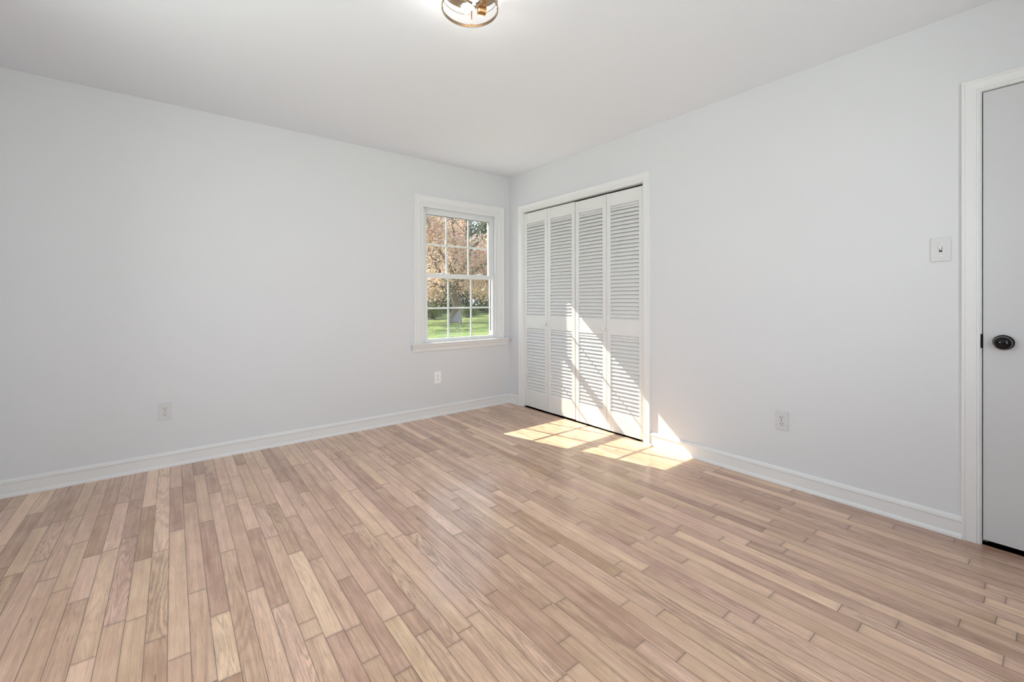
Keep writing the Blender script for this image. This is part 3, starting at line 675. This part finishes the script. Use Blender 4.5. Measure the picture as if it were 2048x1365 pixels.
def broad_tree(name, x, y, h, spread, trunk_r, nleaf, mat, lsize, label, seed, low=0.2, droop=0.3, cut=None):
    rg = random.Random(seed); root = empty(name, (x, y, GZ), label=label, cat='tree')
    bm = bmesh.new(); fork = h*0.27
    limb(bm, (0, 0, -0.1), (0.1, 0, fork), trunk_r*1.25, trunk_r*0.8, rg, 14, 5)
    tips = []
    for i in range(11):
        az = 2*math.pi*i/11+rg.uniform(-.25, .25); el = rg.uniform(0.15, 1.25); L = spread*rg.uniform(0.75, 1.0)
        e = Vector((math.cos(az)*math.cos(el)*L, math.sin(az)*math.cos(el)*L, fork*rg.uniform(0.7, 1.0)+math.sin(el)*(h-fork)*0.95))
        st = Vector((0.06, 0, fork*rg.uniform(0.65, 1.0))); mp = limb(bm, st, e, trunk_r*0.42, trunk_r*0.07, rg, 7, 5)
        for k in range(9):
            q = mp[rg.randint(2, 5)]; e2 = q+Vector((rg.gauss(0, 1), rg.gauss(0, 1), rg.gauss(-droop, .7)))*spread*0.22
            e2.z = max(e2.z, low*h)
            m2 = limb(bm, q, e2, trunk_r*0.10, trunk_r*0.025, rg, 5, 3)
            for _ in range(4):
                q2 = m2[rg.randint(1, 3)]; e3 = q2+Vector((rg.gauss(0, 1), rg.gauss(0, 1), rg.gauss(-droop, .6)))*spread*0.12
                e3.z = max(e3.z, low*h*0.85); limb(bm, q2, e3, trunk_r*0.035, trunk_r*0.012, rg, 4, 2); tips.append((q2, e3))
    mk('trunk', bm, BARK, root, smooth=True)
    P = []
    for _ in range(nleaf):
        a, b = rg.choice(tips); p = a.lerp(b, rg.uniform(0.1, 1.25)); s = spread*0.055
        p = p+Vector((rg.gauss(0, s), rg.gauss(0, s), rg.gauss(0, s)))
        if cut and p.dot(rt) > cut[0] and p.z > cut[1]: continue
        P.append(p)
    addfol(leaves_bm(P, lsize, rg), mat, root); return root
FWH = Vector((fw.x, fw.y, 0)).normalized()
def at(depth, u):   # ground point seen at column u at a given depth
    p = Vector((CX, CY, 0))+FWH*depth+rt*((u-1024)/F_PX*depth); return p.x, p.y
tx, ty = at(28, 906)
broad_tree('autumn_tree', tx, ty, 11.5, 6.8, 0.28, 62000, AUT, 0.068, 'large autumn tree with peach and russet leaves on the lawn, nearest the window', 3, low=0.19, droop=0.45, cut=(0.6, 5.2))
tx, ty = at(41, 1022)
broad_tree('yellow_tree', tx, ty, 8.5, 4.6, 0.20, 12000, YEL, 0.11, 'smaller yellowing tree standing behind and right of the russet tree', 5, low=0.18)
tx, ty = at(41, 775)
broad_tree('yellow_tree', tx, ty, 9.0, 5.0, 0.22, 12000, YEL, 0.11, 'smaller yellowing tree standing behind and left of the russet tree', 9, low=0.15)
# evergreens behind: one built, the rest copied
def evergreen(x, y):
    rg = random.Random(21); root = empty('evergreen_tree', (x, y, GZ)); bm = bmesh.new(); limb(bm, (0, 0, -0.1), (0, 0, 13.5), 0.26, 0.04, rg, 8, 6)
    P = []
    for i in range(46):
        z = 0.5+12.9*(i/46); L = 3.0*(1-i/52)+0.4
        for k in range(7):
            az = rg.uniform(0, 2*math.pi); e = Vector((math.cos(az)*L, math.sin(az)*L, z-L*0.18)); limb(bm, (0, 0, z), e, 0.04, 0.012, rg, 4, 2)
            for _ in range(44): P.append(Vector((0, 0, z)).lerp(e, rg.uniform(0.15, 1.08))+Vector((rg.gauss(0, .22), rg.gauss(0, .22), rg.gauss(-.08, .16))))
    mk('trunk', bm, BARK, root, smooth=True); addfol(leaves_bm(P, 0.17, rg), EVG, root); return root
ev = None
EV = [(54, 692, 'leftmost dark evergreen in the front row beyond the lawn'), (54, 805, 'dark evergreen beyond the lawn, second from left in the front row'), (54, 918, 'dark evergreen beyond the lawn, straight behind the russet trunk'),
      (54, 1030, 'rightmost dark evergreen in the front row beyond the lawn'), (65, 740, 'taller evergreen in the back row, leftmost'), (65, 862, 'taller evergreen in the back row, seen behind the left panes'), (65, 984, 'green taller evergreen in the back row, filling the top right pane')]
for i, (d, u, lab) in enumerate(EV):
    x, y = at(d, u)
    if ev is None: o = ev = evergreen(x, y)
    else:
        o = ev.copy(); COL.objects.link(o); o.location = (x, y, GZ)
        for c in ev.children: c2 = c.copy(); COL.objects.link(c2); c2.parent = o
    s = 1.0 if d < 60 else 1.25
    o.scale = (s*0.92, s*0.92, s*1.55); o.rotation_euler = (0, 0, i*1.9); tag(o, lab, 'tree', 'evergreens beyond the lawn')
# shrubs along the far edge of the lawn
def shrub(x, y):
    rg = random.Random(33); root = empty('garden_shrub', (x, y, GZ)); bm = bmesh.new(); P = []
    for i in range(26):
        az = rg.uniform(0, 6.28); el = rg.uniform(0.2, 1.5); L = rg.uniform(0.8, 1.35); e = Vector((math.cos(az)*math.cos(el)*L*1.3, math.sin(az)*math.cos(el)*L*1.3, math.sin(el)*L*1.1))
        limb(bm, (0, 0, -0.05), e, 0.02, 0.006, rg, 4, 2)
        for _ in range(110): P.append(e*rg.uniform(0.45, 1.05)+Vector((rg.gauss(0, .2), rg.gauss(0, .2), abs(rg.gauss(0, .15)))))
    mk('stems', bm, BARK, root, smooth=True); addfol(leaves_bm(P, 0.06, rg), BUSHM, root); return root
sh = None
for i, (d, u, s, lab) in enumerate([(33.0, 866, 0.8, 'olive green shrub at the far lawn edge, left of the russet trunk'), (48.5, 912, 1.1, 'olive green shrub far behind the russet trunk'), (35, 935, 0.7, 'small olive green shrub just right of the russet trunk'),
                                    (48, 975, 1.1, 'olive green shrub far beyond the lawn, right of the trunk'), (48, 850, 1.1, 'olive green shrub far beyond the lawn, at the left panes')]):
    x, y = at(d, u)
    if sh is None: o = sh = shrub(x, y)
    else:
        o = sh.copy(); COL.objects.link(o); o.location = (x, y, GZ)
        for c in sh.children: c2 = c.copy(); COL.objects.link(c2); c2.parent = o
    o.scale = (s, s, s); o.rotation_euler = (0, 0, i*1.3); tag(o, lab, 'shrub', 'shrubs along the far lawn edge')
# grey slanted board construction beside the trunk
x, y = at(25.5, 912)
rb = empty('grey_slanted_bench', (x, y, GZ), -YAW, label='grey slanted wooden seat standing at the foot of the russet tree', cat='bench')
bm = bmesh.new()
pr = [(-0.32, 0.16), (0.34, 0.16), (0.34, 0.24), (0.22, 0.80), (0.16, 0.80), (-0.26, 0.24)]
A = [bm.verts.new((a, -0.28, b)) for a, b in pr]; B = [bm.verts.new((a, 0.28, b)) for a, b in pr]
for j in range(6): bm.faces.new((A[j], A[(j+1) % 6], B[(j+1) % 6], B[j]))
bm.faces.new(A); bm.faces.new(list(reversed(B)))
mk('seat_body', bm, SLAB, rb)
for a in (-0.26, 0.28):
    for b in (-0.22, 0.22):
        bm = bmesh.new(); box(bm, a-0.035, a+0.035, b-0.035, b+0.035, -0.02, 0.17); mk('leg', bm, SLAB, rb)
